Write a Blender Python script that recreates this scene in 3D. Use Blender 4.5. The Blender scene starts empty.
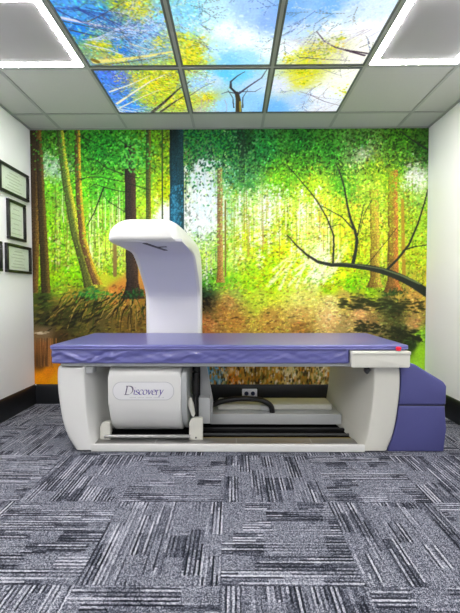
import bpy, bmesh, math, random
import numpy as np
from mathutils import Vector, Matrix, noise

random.seed(4)
C = bpy.context.scene.collection
XL, XR, D, HC, Y0 = -1.826, 1.742, 3.269, 2.479, -2.2      # room: side walls, mural wall, ceiling height, rear wall
GX, ROW = -1.544, 2.994                                    # ceiling grid: first rail, first cross rail

# ------------------------------------------------------------------ materials
def lin(c):
    return tuple(((x/255)/12.92 if x/255 <= .04045 else ((x/255+.055)/1.055)**2.4) for x in c)

def mat(name, rgb, rough=.5, metal=0, spec=.5, bump=0, bscale=200, vary=0, vscale=8, coat=0, emit=0):
    m = bpy.data.materials.new(name); m.use_nodes = True
    nt = m.node_tree; b = nt.nodes['Principled BSDF']
    col = (*lin(rgb), 1)
    b.inputs['Base Color'].default_value = col
    b.inputs['Roughness'].default_value = rough
    b.inputs['Metallic'].default_value = metal
    b.inputs['Specular IOR Level'].default_value = spec
    b.inputs['Coat Weight'].default_value = coat
    tc = nt.nodes.new('ShaderNodeTexCoord')
    if vary:
        n = nt.nodes.new('ShaderNodeTexNoise'); n.inputs['Scale'].default_value = vscale; n.inputs['Detail'].default_value = 5
        nt.links.new(tc.outputs['Object'], n.inputs['Vector'])
        mx = nt.nodes.new('ShaderNodeMix'); mx.data_type = 'RGBA'
        mx.inputs['A'].default_value = (*[v*(1-vary) for v in col[:3]], 1)
        mx.inputs['B'].default_value = (*[min(1, v*(1+vary)) for v in col[:3]], 1)
        nt.links.new(n.outputs['Fac'], mx.inputs['Factor']); nt.links.new(mx.outputs['Result'], b.inputs['Base Color'])
    if bump:
        n = nt.nodes.new('ShaderNodeTexNoise'); n.inputs['Scale'].default_value = bscale; n.inputs['Detail'].default_value = 3
        nt.links.new(tc.outputs['Object'], n.inputs['Vector'])
        bp = nt.nodes.new('ShaderNodeBump'); bp.inputs['Strength'].default_value = bump; bp.inputs['Distance'].default_value = .002
        nt.links.new(n.outputs['Fac'], bp.inputs['Height']); nt.links.new(bp.outputs['Normal'], b.inputs['Normal'])
    if emit:
        b.inputs['Emission Color'].default_value = col; b.inputs['Emission Strength'].default_value = emit
    return m

M = dict(
    wall=mat('wall_paint', (240, 241, 242), .75, bump=.12, bscale=300, vary=.015, vscale=3),
    tile=mat('ceiling_tile', (184, 186, 184), .9, bump=.25, bscale=420, vary=.03, vscale=60),
    rail=mat('grid_rail', (156, 159, 158), .5, vary=.02),
    framegrey=mat('panel_frame', (90, 96, 97), .5, vary=.02),
    led=mat('led_strip', (255, 250, 250), .5, emit=126),
    lightpan=mat('light_centre', (160, 159, 162), .7, vary=.02, vscale=5),
    black=mat('baseboard_black', (22, 24, 27), .35, vary=.15, vscale=12),
    white=mat('scanner_white', (222, 223, 219), .38, bump=.05, bscale=500, vary=.015, vscale=4),
    cream=mat('scanner_cream', (210, 210, 199), .42, vary=.02, vscale=4),
    grey=mat('scanner_grey', (176, 180, 180), .45, vary=.03, vscale=5),
    lav=mat('arm_liner', (216, 217, 220), .5, vary=.01, vscale=5),
    darkgrey=mat('dark_plastic', (58, 60, 62), .5, vary=.1, vscale=20),
    steel=mat('brushed_steel', (158, 158, 156), .3, metal=.8, vary=.12, vscale=14),
    cable=mat('black_rubber', (14, 14, 15), .42, vary=.2, vscale=30),
    tray=mat('tray_dark', (13, 13, 14), .9, spec=.1, vary=.25, vscale=25),
    vinyl=mat('purple_vinyl', (96, 98, 160), .34, coat=.25, spec=.6, bump=.15, bscale=260, vary=.04, vscale=6),
    piping=mat('purple_piping', (112, 112, 172), .4, vary=.04),
    cushion=mat('purple_cushion', (76, 78, 134), .55, bump=.15, bscale=260, vary=.05, vscale=5),
    seam=mat('seam_dark', (28, 28, 48), .6, vary=.1),
    red=mat('red_button', (238, 28, 60), .3, vary=.03),
    frame=mat('frame_black', (16, 16, 17), .3, vary=.15, vscale=20),
    paper=mat('certificate_paper', (214, 224, 208), .6, vary=.06, vscale=14),
    mount=mat('certificate_mount', (220, 226, 216), .7, vary=.02),
    ink=mat('certificate_ink', (182, 190, 172), .7, vary=.1, vscale=60),
    seal=mat('certificate_seal', (196, 206, 120), .6, vary=.1, vscale=40),
    letter=mat('letter_purple', (82, 66, 158), .5, vary=.05),
    letterdark=mat('letter_dark', (88, 84, 112), .5, vary=.05),
    plaque=mat('plaque_white', (226, 227, 228), .4, vary=.01),
    outline=mat('plaque_line', (186, 188, 190), .5, vary=.02),
    socket=mat('socket_white', (238, 238, 246), .35, vary=.01),
    hole=mat('socket_hole', (28, 34, 66), .6, vary=.1),
)

def glass_mat():
    m = bpy.data.materials.new('picture_glass'); m.use_nodes = True
    nt = m.node_tree; b = nt.nodes['Principled BSDF']
    out = nt.nodes['Material Output']
    tr = nt.nodes.new('ShaderNodeBsdfTransparent'); gl = nt.nodes.new('ShaderNodeBsdfGlossy'); gl.inputs['Roughness'].default_value = .08
    fr = nt.nodes.new('ShaderNodeFresnel'); fr.inputs['IOR'].default_value = 1.35
    mx = nt.nodes.new('ShaderNodeMixShader')
    gm = nt.nodes.new('ShaderNodeNewGeometry'); k1 = nt.nodes.new('ShaderNodeMath'); k1.operation = 'SUBTRACT'; k1.inputs[0].default_value = 1; nt.links.new(gm.outputs['Backfacing'], k1.inputs[1])
    k2 = nt.nodes.new('ShaderNodeMath'); k2.operation = 'MULTIPLY'; nt.links.new(k1.outputs[0], k2.inputs[0]); nt.links.new(fr.outputs[0], k2.inputs[1])
    nt.links.new(k2.outputs[0], mx.inputs[0]); nt.links.new(tr.outputs[0], mx.inputs[1]); nt.links.new(gl.outputs[0], mx.inputs[2])
    nt.links.new(mx.outputs[0], out.inputs['Surface']); nt.nodes.remove(b)
    return m
M['glass'] = glass_mat()

def print_mat(name, emit, rough=.75):
    """printed picture: colours live in the 'print' colour attribute, fine grain from a noise node"""
    m = bpy.data.materials.new(name); m.use_nodes = True
    nt = m.node_tree; b = nt.nodes['Principled BSDF']
    a = nt.nodes.new('ShaderNodeAttribute'); a.attribute_name = 'print'
    tc = nt.nodes.new('ShaderNodeTexCoord')
    n = nt.nodes.new('ShaderNodeTexNoise'); n.inputs['Scale'].default_value = 90; n.inputs['Detail'].default_value = 4
    nt.links.new(tc.outputs['Object'], n.inputs['Vector'])
    mr = nt.nodes.new('ShaderNodeMapRange'); mr.inputs['From Min'].default_value = .3; mr.inputs['From Max'].default_value = .7
    mr.inputs['To Min'].default_value = .86; mr.inputs['To Max'].default_value = 1.02
    nt.links.new(n.outputs['Fac'], mr.inputs['Value'])
    mx = nt.nodes.new('ShaderNodeVectorMath'); mx.operation = 'SCALE'
    nt.links.new(a.outputs['Color'], mx.inputs[0]); nt.links.new(mr.outputs['Result'], mx.inputs['Scale'])
    b.inputs['Roughness'].default_value = rough; b.inputs['Specular IOR Level'].default_value = .2
    if emit:
        b.inputs['Base Color'].default_value = (.02, .02, .02, 1)
        nt.links.new(mx.outputs[0], b.inputs['Emission Color']); b.inputs['Emission Strength'].default_value = emit
    else:
        nt.links.new(mx.outputs[0], b.inputs['Base Color'])
    return m

# ------------------------------------------------------------------ object helpers
def link(name, bm, m, parent=None, smooth=40):
    me = bpy.data.meshes.new(name)
    bmesh.ops.recalc_face_normals(bm, faces=bm.faces)
    bm.to_mesh(me); bm.free()
    mats = m if isinstance(m, (list, tuple)) else [m]
    for x in mats: me.materials.append(x)
    if smooth:
        for p in me.polygons: p.use_smooth = True
        me.set_sharp_from_angle(angle=math.radians(smooth))
    o = bpy.data.objects.new(name, me); C.objects.link(o)
    if parent:
        o.parent = parent; o.matrix_parent_inverse = parent.matrix_basis.inverted()
    return o

def tag(o, label, cat, group=None, kind=None):
    o['label'] = label; o['category'] = cat
    if group: o['group'] = group
    if kind: o['kind'] = kind
    return o

def thing(name, label, cat, loc, group=None):
    o = bpy.data.objects.new(name, None); C.objects.link(o); o.location = loc; o.empty_display_size = .1
    return tag(o, label, cat, group)

def struct(name, bm, m, smooth=40):
    o = link(name, bm, m, smooth=smooth); o['kind'] = 'structure'; return o

def box(x0, x1, y0, y1, z0, z1, bev=0, seg=2, bm=None):
    b = bmesh.new()
    vs = [b.verts.new((x, y, z)) for x in (x0, x1) for y in (y0, y1) for z in (z0, z1)]
    for f in ((0,1,3,2),(4,6,7,5),(0,4,5,1),(2,3,7,6),(0,2,6,4),(1,5,7,3)):
        b.faces.new([vs[i] for i in f])
    if bev: bmesh.ops.bevel(b, geom=b.edges[:], offset=bev, segments=seg, profile=.6, affect='EDGES')
    if bm is None: return b
    merge(bm, b); return bm

def merge(dst, src):
    me = bpy.data.meshes.new('t'); src.to_mesh(me); src.free(); dst.from_mesh(me); bpy.data.meshes.remove(me)

def prism(pts, axis, a, b_, bev=0, seg=2, bevfaces=None):
    """extrude a closed 2-D outline along an axis (x: pts are (y,z); y: pts are (x,z); z: pts are (x,y))"""
    b = bmesh.new()
    def P(p, t): return {'x': (t, p[0], p[1]), 'y': (p[0], t, p[1]), 'z': (p[0], p[1], t)}[axis]
    v0 = [b.verts.new(P(p, a)) for p in pts]; v1 = [b.verts.new(P(p, b_)) for p in pts]
    n = len(pts)
    f0 = b.faces.new(v0); f1 = b.faces.new(v1[::-1])
    for i in range(n): b.faces.new((v0[i], v0[(i+1) % n], v1[(i+1) % n], v1[i]))
    if bev:
        es = set(f0.edges) | set(f1.edges)
        bmesh.ops.bevel(b, geom=list(es), offset=bev, segments=seg, profile=.6, affect='EDGES')
    return b

def arc(cx, cy, r, a0, a1, n=8, ry=None):
    ry = ry or r
    return [(cx+r*math.cos(math.radians(a0+(a1-a0)*i/n)), cy+ry*math.sin(math.radians(a0+(a1-a0)*i/n))) for i in range(n+1)]

def rrect(x0, x1, y0, y1, r, n=6):
    return arc(x1-r, y1-r, r, 0, 90, n)+arc(x0+r, y1-r, r, 90, 180, n)+arc(x0+r, y0+r, r, 180, 270, n)+arc(x1-r, y0+r, r, 270, 360, n)

def spline(pts, n=8):
    out = []
    P = [Vector(p) for p in pts]
    for i in range(len(P)-1):
        p0 = P[max(i-1, 0)]; p1 = P[i]; p2 = P[i+1]; p3 = P[min(i+2, len(P)-1)]
        for k in range(n):
            t = k/n
            out.append(.5*((2*p1)+(-p0+p2)*t+(2*p0-5*p1+4*p2-p3)*t*t+(-p0+3*p1-3*p2+p3)*t**3))
    out.append(P[-1]); return out

def tube(pts, r, n=12, bm=None):
    b = bm or bmesh.new(); rings = []
    pts = [Vector(p) for p in pts]; up = Vector((0, 0, 1))
    for i, p in enumerate(pts):
        d = (pts[min(i+1, len(pts)-1)]-pts[max(i-1, 0)]).normalized()
        s = d.cross(up)
        if s.length < .1: s = d.cross(Vector((0, 1, 0)))
        s.normalize(); t = s.cross(d).normalized()
        rr = r[i] if isinstance(r, (list, tuple)) else r
        rings.append([b.verts.new(p+rr*(math.cos(a)*s+math.sin(a)*t)) for a in [2*math.pi*k/n for k in range(n)]])
    for a, c in zip(rings, rings[1:]):
        for k in range(n): b.faces.new((a[k], a[(k+1) % n], c[(k+1) % n], c[k]))
    b.faces.new(rings[0][::-1]); b.faces.new(rings[-1])
    return b

def cyl(c, axis, r, h, n=24, bev=0, bm=None):
    ax = {'x': Vector((1,0,0)), 'y': Vector((0,1,0)), 'z': Vector((0,0,1))}[axis]; c = Vector(c)
    e = bev
    pts = [c, c+ax*e, c+ax*(h-e), c+ax*h] if e else [c, c+ax*h]
    return tube(pts, [r-e, r, r, r-e] if e else r, n, bm)

# ------------------------------------------------------------------ canvas painter for the two printed pictures
class Canvas:
    def __init__(s, x0, x1, y0, y1, res, seed=1):
        s.x0, s.y0, s.res = x0, y0, res
        s.w, s.h = int((x1-x0)*res), int((y1-y0)*res)
        s.X, s.Y = np.meshgrid(x0+(np.arange(s.w)+.5)/res, y0+(np.arange(s.h)+.5)/res)
        s.a = np.zeros((s.h, s.w, 3)); s.rng = np.random.default_rng(seed)
    def base(s, pts, ax=1., ay=1., p=3.2):
        num = np.zeros_like(s.a); den = np.zeros((s.h, s.w))
        for u, v, *c in pts:
            d = ((s.X-u)/ax)**2+((s.Y-v)/ay)**2+1e-4
            w = d**(-p/2); num += w[..., None]*np.array(c, float); den += w
        s.a = num/den[..., None]
    def at(s, u, v):
        i = min(max(int((v-s.y0)*s.res), 0), s.h-1); j = min(max(int((u-s.x0)*s.res), 0), s.w-1)
        return s.a[i, j]
    def splat(s, u, v, rx, ry, ang, col, al=1.):
        R = max(rx, ry)*1.3+1/s.res
        j0, j1 = int((u-R-s.x0)*s.res), int((u+R-s.x0)*s.res)+1
        i0, i1 = int((v-R-s.y0)*s.res), int((v+R-s.y0)*s.res)+1
        j0, i0, j1, i1 = max(j0, 0), max(i0, 0), min(j1, s.w), min(i1, s.h)
        if j0 >= j1 or i0 >= i1: return
        X = s.X[i0:i1, j0:j1]-u; Y = s.Y[i0:i1, j0:j1]-v
        c, sn = math.cos(ang), math.sin(ang)
        d = ((X*c+Y*sn)/rx)**2+((-X*sn+Y*c)/ry)**2
        k = (np.clip((1.25-d)/.5, 0, 1)*al)[..., None]
        s.a[i0:i1, j0:j1] = s.a[i0:i1, j0:j1]*(1-k)+np.array(col, float)*k
    def leaves(s, n, x0, x1, y0, y1, r0, r1, lo, hi, al=.85, hue=.12, asp=.55, keep=None, tilt=None, disp=0.):
        g = s.rng; src = s.a.copy()
        for k in range(n):
            u, v = g.uniform(x0, x1), g.uniform(y0, y1)
            if keep and not keep(u, v): continue
            du, dv = (g.normal(0, disp, 2) if disp else (0, 0))
            i = min(max(int((v+dv-s.y0)*s.res), 0), s.h-1); j = min(max(int((u+du-s.x0)*s.res), 0), s.w-1)
            c0 = src[i, j]; wh = np.clip((c0.min()-60)/150, 0, 1); br = np.clip((c0.mean()-110)/90, 0, 1)
            l2 = lo+(.9-lo)*max(wh, br*.2) if lo < .9 else lo
            c = c0*g.uniform(min(l2, hi-.05), hi)*(1+g.uniform(-hue, hue, 3)*(1-wh))
            r = g.uniform(r0, r1)
            s.splat(u, v, r, r*asp*g.uniform(.7, 1.3), g.uniform(0, 3.14) if tilt is None else g.normal(tilt, .3), np.clip(c, 0, 255), al)
    def stroke(s, pts, w0, w1, col, al=1., col2=None, side=None, jit=0, flare=0):
        """tapered polyline; side=(colour at one edge) blends across the width"""
        P = np.array(pts, float); L = np.hypot(*np.diff(P, axis=0).T); cum = np.concatenate([[0], np.cumsum(L)])
        T = cum[-1]; n = max(2, int(T*s.res*.8))
        for k in range(n+1):
            t = k/n; d = t*T
            x = np.interp(d, cum, P[:, 0]); y = np.interp(d, cum, P[:, 1])
            w = w0+(w1-w0)*t
            if flare and t > .88: w *= 1+flare*((t-.88)/.12)**2
            if jit: x += s.rng.normal(0, jit)
            hw = w/2
            dx = np.interp(min(d+.5, T), cum, P[:, 0])-np.interp(max(d-.5, 0), cum, P[:, 0])
            dy = np.interp(min(d+.5, T), cum, P[:, 1])-np.interp(max(d-.5, 0), cum, P[:, 1])
            c = np.array(col, float) if col2 is None else np.array(col, float)*(1-t)+np.array(col2, float)*t
            if side is None or hw*s.res < 1.5:
                s.splat(x, y, max(hw, .45/s.res), max(hw, .45/s.res), 0, c, al)
            else:
                # row across the trunk
                i = int((y-s.y0)*s.res)
                if not 0 <= i < s.h: continue
                if abs(dy) < abs(dx):
                    s.splat(x, y, hw, hw, 0, c, al); continue
                j0, j1 = max(int((x-hw-s.x0)*s.res), 0), min(int((x+hw-s.x0)*s.res)+1, s.w)
                q = np.linspace(0, 1, max(j1-j0, 1))[:j1-j0]
                f = np.clip((q-.45)/.4, 0, 1)[:, None]
                rowc = c*(1-f)+np.array(side, float)*f
                rowc = rowc*s.rng.uniform(.6, 1.4, (len(q), 1))*(1-.25*(q < .15))[:, None]
                for ii in (i, min(i+1, s.h-1)):
                    s.a[ii, j0:j1] = s.a[ii, j0:j1]*(1-al)+np.clip(rowc, 0, 255)*al
    def grain(s, amp):
        n1 = s.rng.normal(0, amp, (s.h, s.w, 1)); s.a = s.a*(1+n1)
    def sample(s, u, v):
        fx = np.clip((u-s.x0)*s.res-.5, 0, s.w-1.001); fy = np.clip((v-s.y0)*s.res-.5, 0, s.h-1.001)
        j = fx.astype(int); i = fy.astype(int); a = (fx-j)[:, None]; b = (fy-i)[:, None]
        A = s.a
        return A[i, j]*(1-a)*(1-b)+A[i, j+1]*a*(1-b)+A[i+1, j]*(1-a)*b+A[i+1, j+1]*a*b

def tolin(c):
    c = np.clip(c/255, 0, 1); return np.where(c <= .04045, c/12.92, ((c+.055)/1.055)**2.4)

def printed_grid(name, org, ux, uy, nx, ny, colour, m, parent=None, thick=None):
    """a flat printed sheet: nx*ny quads from org along ux and uy, colour(P) gives sRGB per vertex"""
    org, ux, uy = np.array(org, float), np.array(ux, float), np.array(uy, float)
    s, t = np.meshgrid(np.linspace(0, 1, nx+1), np.linspace(0, 1, ny+1))
    P = org+s.reshape(-1, 1)*ux+t.reshape(-1, 1)*uy
    idx = np.arange((nx+1)*(ny+1)).reshape(ny+1, nx+1)
    F = np.stack([idx[:-1, :-1], idx[:-1, 1:], idx[1:, 1:], idx[1:, :-1]], -1).reshape(-1, 4)
    me = bpy.data.meshes.new(name)
    me.vertices.add(len(P)); me.vertices.foreach_set('co', P.ravel())
    me.loops.add(F.size); me.loops.foreach_set('vertex_index', F.ravel())
    me.polygons.add(len(F)); me.polygons.foreach_set('loop_start', np.arange(0, F.size, 4))
    me.update(calc_edges=True)
    at = me.color_attributes.new('print', 'FLOAT_COLOR', 'POINT')
    c = np.ones((len(P), 4)); c[:, :3] = tolin(colour(P)); at.data.foreach_set('color', c.ravel())
    me.materials.append(m)
    o = bpy.data.objects.new(name, me); C.objects.link(o)
    if parent:
        o.parent = parent; o.matrix_parent_inverse = parent.matrix_basis.inverted()
    return o

# ------------------------------------------------------------------ camera
f, pi_, ya, ro = 359.996, .0335, -.0089, -.0012
Mv = Matrix.Rotation(pi_, 3, 'X') @ Matrix.Rotation(ya, 3, 'Z')
rt, fw, up = Mv[0].copy(), Mv[1].copy(), Mv[2].copy()
c_, s_ = math.cos(ro), math.sin(ro)
rt2 = c_*rt+s_*up; up2 = c_*up-s_*rt
cam = bpy.data.cameras.new('camera'); co = bpy.data.objects.new('camera', cam); C.objects.link(co)
mw = Matrix.Identity(4)
for i in range(3):
    mw[i][0] = rt2[i]; mw[i][1] = up2[i]; mw[i][2] = -fw[i]
mw[2][3] = 1.0
co.matrix_world = mw
cam.sensor_fit = 'HORIZONTAL'; cam.sensor_width = 36; cam.lens = f/460*36; cam.clip_start = .02
bpy.context.scene.camera = co

# ------------------------------------------------------------------ floor
def carpet():
    m = bpy.data.materials.new('carpet_tiles'); m.use_nodes = True
    nt = m.node_tree; b = nt.nodes['Principled BSDF']; L = nt.links.new
    def math_(op, a, b_=None, c=None):
        n = nt.nodes.new('ShaderNodeMath'); n.operation = op
        for i, v in enumerate((a, b_, c)):
            if v is None: continue
            if isinstance(v, (int, float)): n.inputs[i].default_value = v
            else: L(v, n.inputs[i])
        return n.outputs[0]
    def comb(x, y, z):
        n = nt.nodes.new('ShaderNodeCombineXYZ')
        for i, v in enumerate((x, y, z)):
            if isinstance(v, (int, float)): n.inputs[i].default_value = v
            else: L(v, n.inputs[i])
        return n.outputs[0]
    def wn(v):
        n = nt.nodes.new('ShaderNodeTexWhiteNoise'); n.noise_dimensions = '3D'; L(v, n.inputs['Vector']); return n.outputs['Value']
    g = nt.nodes.new('ShaderNodeNewGeometry'); sp = nt.nodes.new('ShaderNodeSeparateXYZ'); L(g.outputs['Position'], sp.inputs[0])
    x = math_('DIVIDE', math_('ADD', sp.outputs['X'], .546+10), .5); y = math_('DIVIDE', math_('ADD', sp.outputs['Y'], 10-1.2023), .5)
    ix, iy = math_('FLOOR', x), math_('FLOOR', y); fx, fy = math_('FRACT', x), math_('FRACT', y)
    par = math_('MODULO', math_('ADD', ix, iy), 2.0)
    def mix(a, b_, k): return math_('ADD', math_('MULTIPLY', a, math_('SUBTRACT', 1.0, k)), math_('MULTIPLY', b_, k))
    s = mix(fx, fy, par); t = mix(fy, fx, par)
    tid = math_('ADD', math_('MULTIPLY', ix, 7.31), math_('MULTIPLY', iy, 13.7))
    nz = nt.nodes.new('ShaderNodeTexNoise'); nz.inputs['Scale'].default_value = 60; L(g.outputs['Position'], nz.inputs['Vector'])
    s2 = math_('ADD', s, math_('MULTIPLY', math_('SUBTRACT', nz.outputs['Fac'], .5), .012))
    si = math_('FLOOR', math_('MULTIPLY', s2, 60))
    off = wn(comb(si, tid, 3.0))
    seg = math_('FLOOR', math_('ADD', math_('MULTIPLY', t, 2.6), math_('MULTIPLY', off, 3.0)))
    v0 = wn(comb(si, seg, tid))
    alt = math_('MODULO', si, 2.0)
    v1 = math_('ADD', math_('MULTIPLY', v0, .62), math_('MULTIPLY', alt, .38))   # thin dark and pale lines, loosely alternating
    blk = wn(comb(math_('FLOOR', math_('MULTIPLY', s2, 7)), math_('FLOOR', math_('ADD', math_('MULTIPLY', t, 4.0), math_('MULTIPLY', wn(comb(math_('FLOOR', math_('MULTIPLY', s2, 7)), tid, 1.0)), 1.0))), tid))
    n = nt.nodes.new('ShaderNodeMapRange'); L(blk, n.inputs['Value'])
    n.inputs['From Min'].default_value = .22; n.inputs['From Max'].default_value = .5; n.inputs['To Min'].default_value = .12; n.inputs['To Max'].default_value = 1
    amp = n.outputs[0]
    dk = nt.nodes.new('ShaderNodeMapRange'); L(blk, dk.inputs['Value'])
    dk.inputs['From Min'].default_value = .45; dk.inputs['From Max'].default_value = 1; dk.inputs['To Min'].default_value = .02; dk.inputs['To Max'].default_value = -.17
    base = math_('ADD', .50, dk.outputs[0])
    sig = math_('ADD', base, math_('MULTIPLY', math_('SUBTRACT', v1, .5), math_('MULTIPLY', amp, .75)))
    fz = nt.nodes.new('ShaderNodeTexNoise'); fz.inputs['Scale'].default_value = 340; fz.inputs['Detail'].default_value = 3; fz.inputs['Roughness'].default_value = .7; L(g.outputs['Position'], fz.inputs['Vector'])
    sig = math_('ADD', sig, math_('MULTIPLY', math_('SUBTRACT', fz.outputs['Fac'], .5), 1.7))
    gr_ = wn(comb(math_('FLOOR', math_('MULTIPLY', sp.outputs['X'], 300)), math_('FLOOR', math_('MULTIPLY', sp.outputs['Y'], 260)), 2.0))
    sig = math_('ADD', sig, math_('MULTIPLY', math_('SUBTRACT', gr_, .5), .42))
    # narrow seam between tiles
    ex = math_('MINIMUM', math_('MINIMUM', fx, math_('SUBTRACT', 1.0, fx)), math_('MINIMUM', fy, math_('SUBTRACT', 1.0, fy)))
    sm = math_('LESS_THAN', ex, .004)
    sig = math_('SUBTRACT', sig, math_('MULTIPLY', sm, .08))
    cr = nt.nodes.new('ShaderNodeValToRGB'); L(sig, cr.inputs[0])
    e = cr.color_ramp.elements
    e[0].position = .12; e[0].color = (*lin((20, 22, 30)), 1); e[1].position = .95; e[1].color = (*lin((196, 197, 206)), 1)
    k = e.new(.36); k.color = (*lin((52, 55, 66)), 1); k = e.new(.56); k.color = (*lin((98, 102, 115)), 1)
    L(cr.outputs[0], b.inputs['Base Color']); b.inputs['Roughness'].default_value = .95; b.inputs['Specular IOR Level'].default_value = .1
    bp = nt.nodes.new('ShaderNodeBump'); bp.inputs['Strength'].default_value = .5; bp.inputs['Distance'].default_value = .003
    L(sig, bp.inputs['Height']); L(bp.outputs[0], b.inputs['Normal'])
    return m
struct('floor', box(XL-.1, XR+.1, Y0-.1, D+.1, -.08, 0), carpet(), 0)
struct('wall_left', box(XL-.1, XL, Y0-.1, D+.1, 0, HC+.1), M['wall'], 0)
struct('wall_right', box(XR, XR+.1, Y0-.1, D+.1, 0, HC+.1), M['wall'], 0)
struct('wall_back', box(XL, XR, D, D+.1, 0, HC+.1), M['wall'], 0)
struct('wall_front', box(XL, XR, Y0-.1, Y0, 0, HC+.1), M['wall'], 0)

def skirting(name, a, b_, n):
    """profiled black skirting: chamfered top lip; a->b along the wall, n = inward normal"""
    bm = bmesh.new(); a, b_, n = Vector(a), Vector(b_), Vector(n)
    prof = [(0, 0), (.018, 0), (.018, .135), (.014, .15), (.014, .158), (.008, .172), (0, .178)]
    r = [[bm.verts.new(p+n*q[0]+Vector((0, 0, q[1]))) for q in prof] for p in (a, b_)]
    for i in range(len(prof)): bm.faces.new((r[0][i], r[0][(i+1) % len(prof)], r[1][(i+1) % len(prof)], r[1][i]))
    bm.faces.new(r[0]); bm.faces.new(r[1][::-1])
    return struct(name, bm, M['black'], 25)
skirting('baseboard_left', (XL, Y0, 0), (XL, D, 0), (1, 0, 0))
skirting('baseboard_right', (XR, Y0, 0), (XR, D, 0), (-1, 0, 0))
skirting('baseboard_back', (XL+.018, D, 0), (XR-.018, D, 0), (0, -1, 0))
skirting('baseboard_front', (XL+.018, Y0, 0), (XR-.018, Y0, 0), (0, 1, 0))

# ------------------------------------------------------------------ ceiling: tiles, T-bar grid, lights, sky panels
xs = [GX+.6*k for k in range(-1, 7)]
ys = [ROW-.6*k for k in range(-1, 10)]
sky_cells = [(i, j) for j in (1, 2) for i in (1, 2, 3)]          # column i: GX+.6i.., row j: ROW-.6j..ROW-.6(j-1)
light_cells = [(0, 2), (4, 2), (0, 5), (4, 5), (2, 7)]  # the out-of-view cells hold lights added to brighten the room
bm = bmesh.new()
box(XL-.1, XR+.1, Y0-.1, D+.1, HC+.03, HC+.1, bm=bm)
for k, x in enumerate(xs):
    for j, y in enumerate(ys):
        cx0, cx1 = max(x+.004, XL), min(x+.596, XR); cy1, cy0 = min(y-.004, D), max(y-.596, Y0)
        if cx1-cx0 < .02 or cy1-cy0 < .02: continue
        if (k-1, j) in sky_cells or (k-1, j) in light_cells: continue
        box(cx0, cx1, cy0, cy1, HC+.004, HC+.02, bev=.003, seg=1, bm=bm)
struct('ceiling', bm, M['tile'], 0)
bm = bmesh.new()
for x in xs:
    if XL < x < XR:
        box(x-.012, x+.012, Y0, D, HC-.001, HC+.003, bm=bm); box(x-.003, x+.003, Y0, D, HC+.003, HC+.03, bm=bm)
for y in ys:
    if Y0 < y < D:
        box(XL, XR, y-.012, y+.012, HC-.0015, HC+.0025, bm=bm)
struct('trim_1', bm, M['rail'], 0)
bm = bmesh.new()                                                  # wall angle round the room
box(XL, XL+.02, Y0, D, HC-.002, HC+.003, bm=bm); box(XR-.02, XR, Y0, D, HC-.002, HC+.003, bm=bm)
box(XL, XR, D-.02, D, HC-.002, HC+.003, bm=bm); box(XL, XR, Y0, Y0+.02, HC-.002, HC+.003, bm=bm)
struct('trim_2', bm, M['rail'], 0)

def ring(x0, x1, y0, y1, w, z0, z1, bev=0):
    b = bmesh.new()
    box(x0, x1, y0, y0+w, z0, z1, bev, 1, b); box(x0, x1, y1-w, y1, z0, z1, bev, 1, b)
    box(x0, x0+w, y0+w, y1-w, z0, z1, bev, 1, b); box(x1-w, x1, y0+w, y1-w, z0, z1, bev, 1, b)
    return b

llab = {(0, 2): 'square ceiling light with glowing white border, left of the sky panels',
        (4, 2): 'square ceiling light with glowing white border, right of the sky panels'}
for (i, j) in light_cells:
    x0, y0 = GX+.6*i, ROW-.6*j
    t = thing('ceiling_light', llab.get((i, j), 'added unseen fill light, square with glowing white border, behind the camera'), 'ceiling light', (x0+.3, y0+.3, HC), 'glowing border ceiling lights')
    link('frame', ring(x0+.012, x0+.588, y0+.012, y0+.588, .010, HC-.004, HC+.012), M['rail'], t, 0)
    link('light_border', ring(x0+.022, x0+.578, y0+.022, y0+.578, .034, HC-.0045, HC+.008), M['led'], t, 0)
    link('centre_panel', box(x0+.0565, x0+.5435, y0+.0565, y0+.5435, HC-.001, HC+.01), M['lightpan'], t, 0)

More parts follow.
